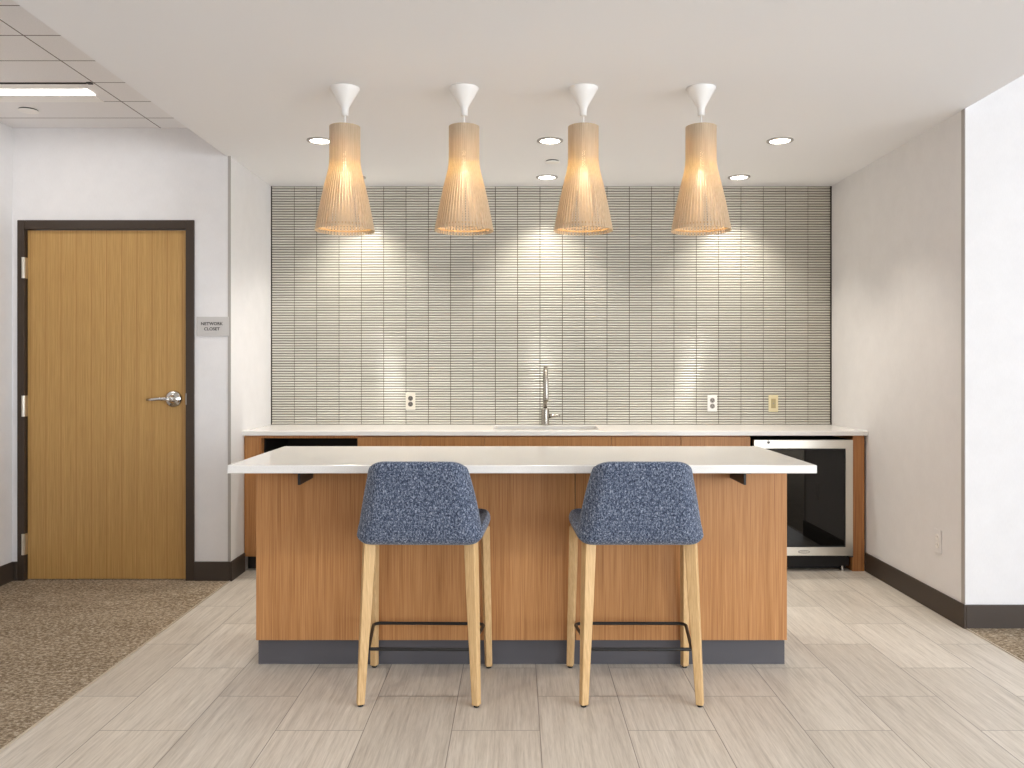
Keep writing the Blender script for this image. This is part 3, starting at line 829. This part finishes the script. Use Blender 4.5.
# ------------------------------------------------------------------ recessed downlights
def make_downlight(x, y, label):
    d_ = thing('downlight', label, 'light', (x, y, ZS), 'recessed downlights in the soffit')
    m = MB().lathe([(0.075, ZS), (0.075, ZS-0.004), (0.058, ZS-0.007), (0.056, ZS-0.003), (0.056, ZS)], x, y, 48, cap=False)
    m.build('trim_ring', M['trimw'], d_)
    MB().lathe([(0.056, ZS-0.0005), (0.056, ZS-0.0035), (0.03, ZS-0.0036)], x, y, 40).build('lens', M['lens'], d_)
    li = bpy.data.lights.new('downlight_beam', 'SPOT'); li.energy = 47.0; li.color = (1.0, 0.93, 0.82)
    li.spot_size = math.radians(104); li.spot_blend = 0.75; li.shadow_soft_size = 0.05
    lo = bpy.data.objects.new('downlight_beam', li); C.objects.link(lo); lo.parent = d_
    lo.location = (0, 0, -0.012)
    return d_
rows = [(4.75, (-1.127, 0.189, 1.505)), (5.656, (-1.105, 0.204, 1.513)), (2.25, (-1.127, 0.189, 1.505))]  # last row is added out of view to brighten the near floor
lab = [['front row downlight half hidden by the leftmost pendant', 'front row downlight between second and third pendants', 'front row downlight at the right of the soffit'],
       ['back row downlight peeking out right of the leftmost pendant', 'back row downlight above the faucet', 'back row downlight right of the rightmost pendant'],
       ['added near row downlight, unseen above the viewer on the left', 'added near row downlight, unseen above the viewer in the middle', 'added near row downlight, unseen above the viewer on the right']]
d0 = None
for (y, xs), ls in zip(rows, lab):
    for x, lb in zip(xs, ls):
        if d0 is None: d0 = make_downlight(x, y, lb)
        else:
            q = dup(d0, (x, y, ZS), lb)
            if y < 3:
                for ch in q.children:
                    if ch.type == 'LIGHT':
                        ch.data = ch.data.copy(); ch.data.energy = 34.0
# sprinkler covers
def sprinkler(x, y, z, r, label):
    s_ = MB().lathe([(0.012, z+0.12), (0.012, z+0.004), (r*0.93, z+0.004), (r*0.93, z-0.006)], x, y, 24).build('sprinkler_cover', M['hole'], loc=(x, y, z))  # dark collar above the plate: shade of the gap put into its colour
    tag(s_, label, 'sprinkler', 'concealed sprinkler covers')
    MB().lathe([(r, z-0.006), (r, z-0.010), (r*0.8, z-0.012)], x, y, 32).build('cover_plate', M['white'], s_)
sprinkler((552.5-517)*5.2/830, 5.22, ZS, 0.044, 'small round sprinkler cover in the soffit between two downlights')
sprinkler((28.5-517)*4.74/830, 4.74, ZC, 0.053, 'small round sprinkler cover in the tile ceiling above the door')
# linear fixture
fx1 = -2.285
lf = thing('linear_light', 'long white linear ceiling light above the closet door', 'light', (-2.68, 4.43, ZC))
MB().box(WL+0.01, fx1, 4.30, 4.381, ZC-0.004, ZC).box(WL+0.01, fx1, 4.477, 4.595, ZC-0.004, ZC).build('housing', M['white'], lf)
MB().box(WL+0.01, fx1+0.012, 4.383, 4.475, ZC-0.006, ZC-0.0005).build('diffuser', M['linear'], lf)
MB().box(WL+0.01, -2.228, 4.292, 4.2975, ZC-0.006, ZC).box(-2.222, -2.198, 4.28, 4.305, ZC-0.006, ZC).build('shadow_gap', M['hole'], lf)

# ------------------------------------------------------------------ light
def area(name, loc, rot, sx, sy, energy, col):
    li = bpy.data.lights.new(name, 'AREA'); li.shape = 'RECTANGLE'; li.size = sx; li.size_y = sy
    li.energy = energy; li.color = col
    o = bpy.data.objects.new(name, li); C.objects.link(o); o.location = loc; o.rotation_euler = rot
    return o
for (a, b), pw in zip(SW, (175, 160, 70)):
    area('daylight', (WR+0.35, (a+b)/2, 1.45), (0, PI/2, 0), 2.3, b-a, pw, (0.86, 0.93, 1.0))
for a, b in RW:
    area('daylight', ((a+b)/2, YF-0.35, 1.45), (PI/2, 0, 0), b-a, 2.3, 75, (0.86, 0.93, 1.0))
wd = bpy.data.worlds.new('sky'); scn.world = wd; wd.use_nodes = True
bg = wd.node_tree.nodes['Background']
bg.inputs['Color'].default_value = (0.82, 0.91, 1.0, 1); bg.inputs['Strength'].default_value = 1.3
area('linear_light_glow', (-2.68, 4.43, ZC-0.012), (0, 0, 0), 0.8, 0.09, 2.5, (1, 0.96, 0.9))

# ------------------------------------------------------------------ camera
cam = bpy.data.cameras.new('camera'); co = bpy.data.objects.new('camera', cam); C.objects.link(co)
co.location = (0, 0, 1.306); co.rotation_euler = (PI/2, 0, 0)
cam.sensor_width = 36; cam.lens = 830/1024*36
cam.shift_x = -5/1024; cam.shift_y = -15.5/1024
cam.clip_start = 0.05
scn.camera = co
vs = scn.view_settings
vs.view_transform = 'Standard'; vs.look = 'None'; vs.gamma = 1.0; vs.exposure = 0.32
vs.use_curve_mapping = False
scn.cycles.use_denoising = True
scn.cycles.max_bounces = 10; scn.cycles.diffuse_bounces = 6
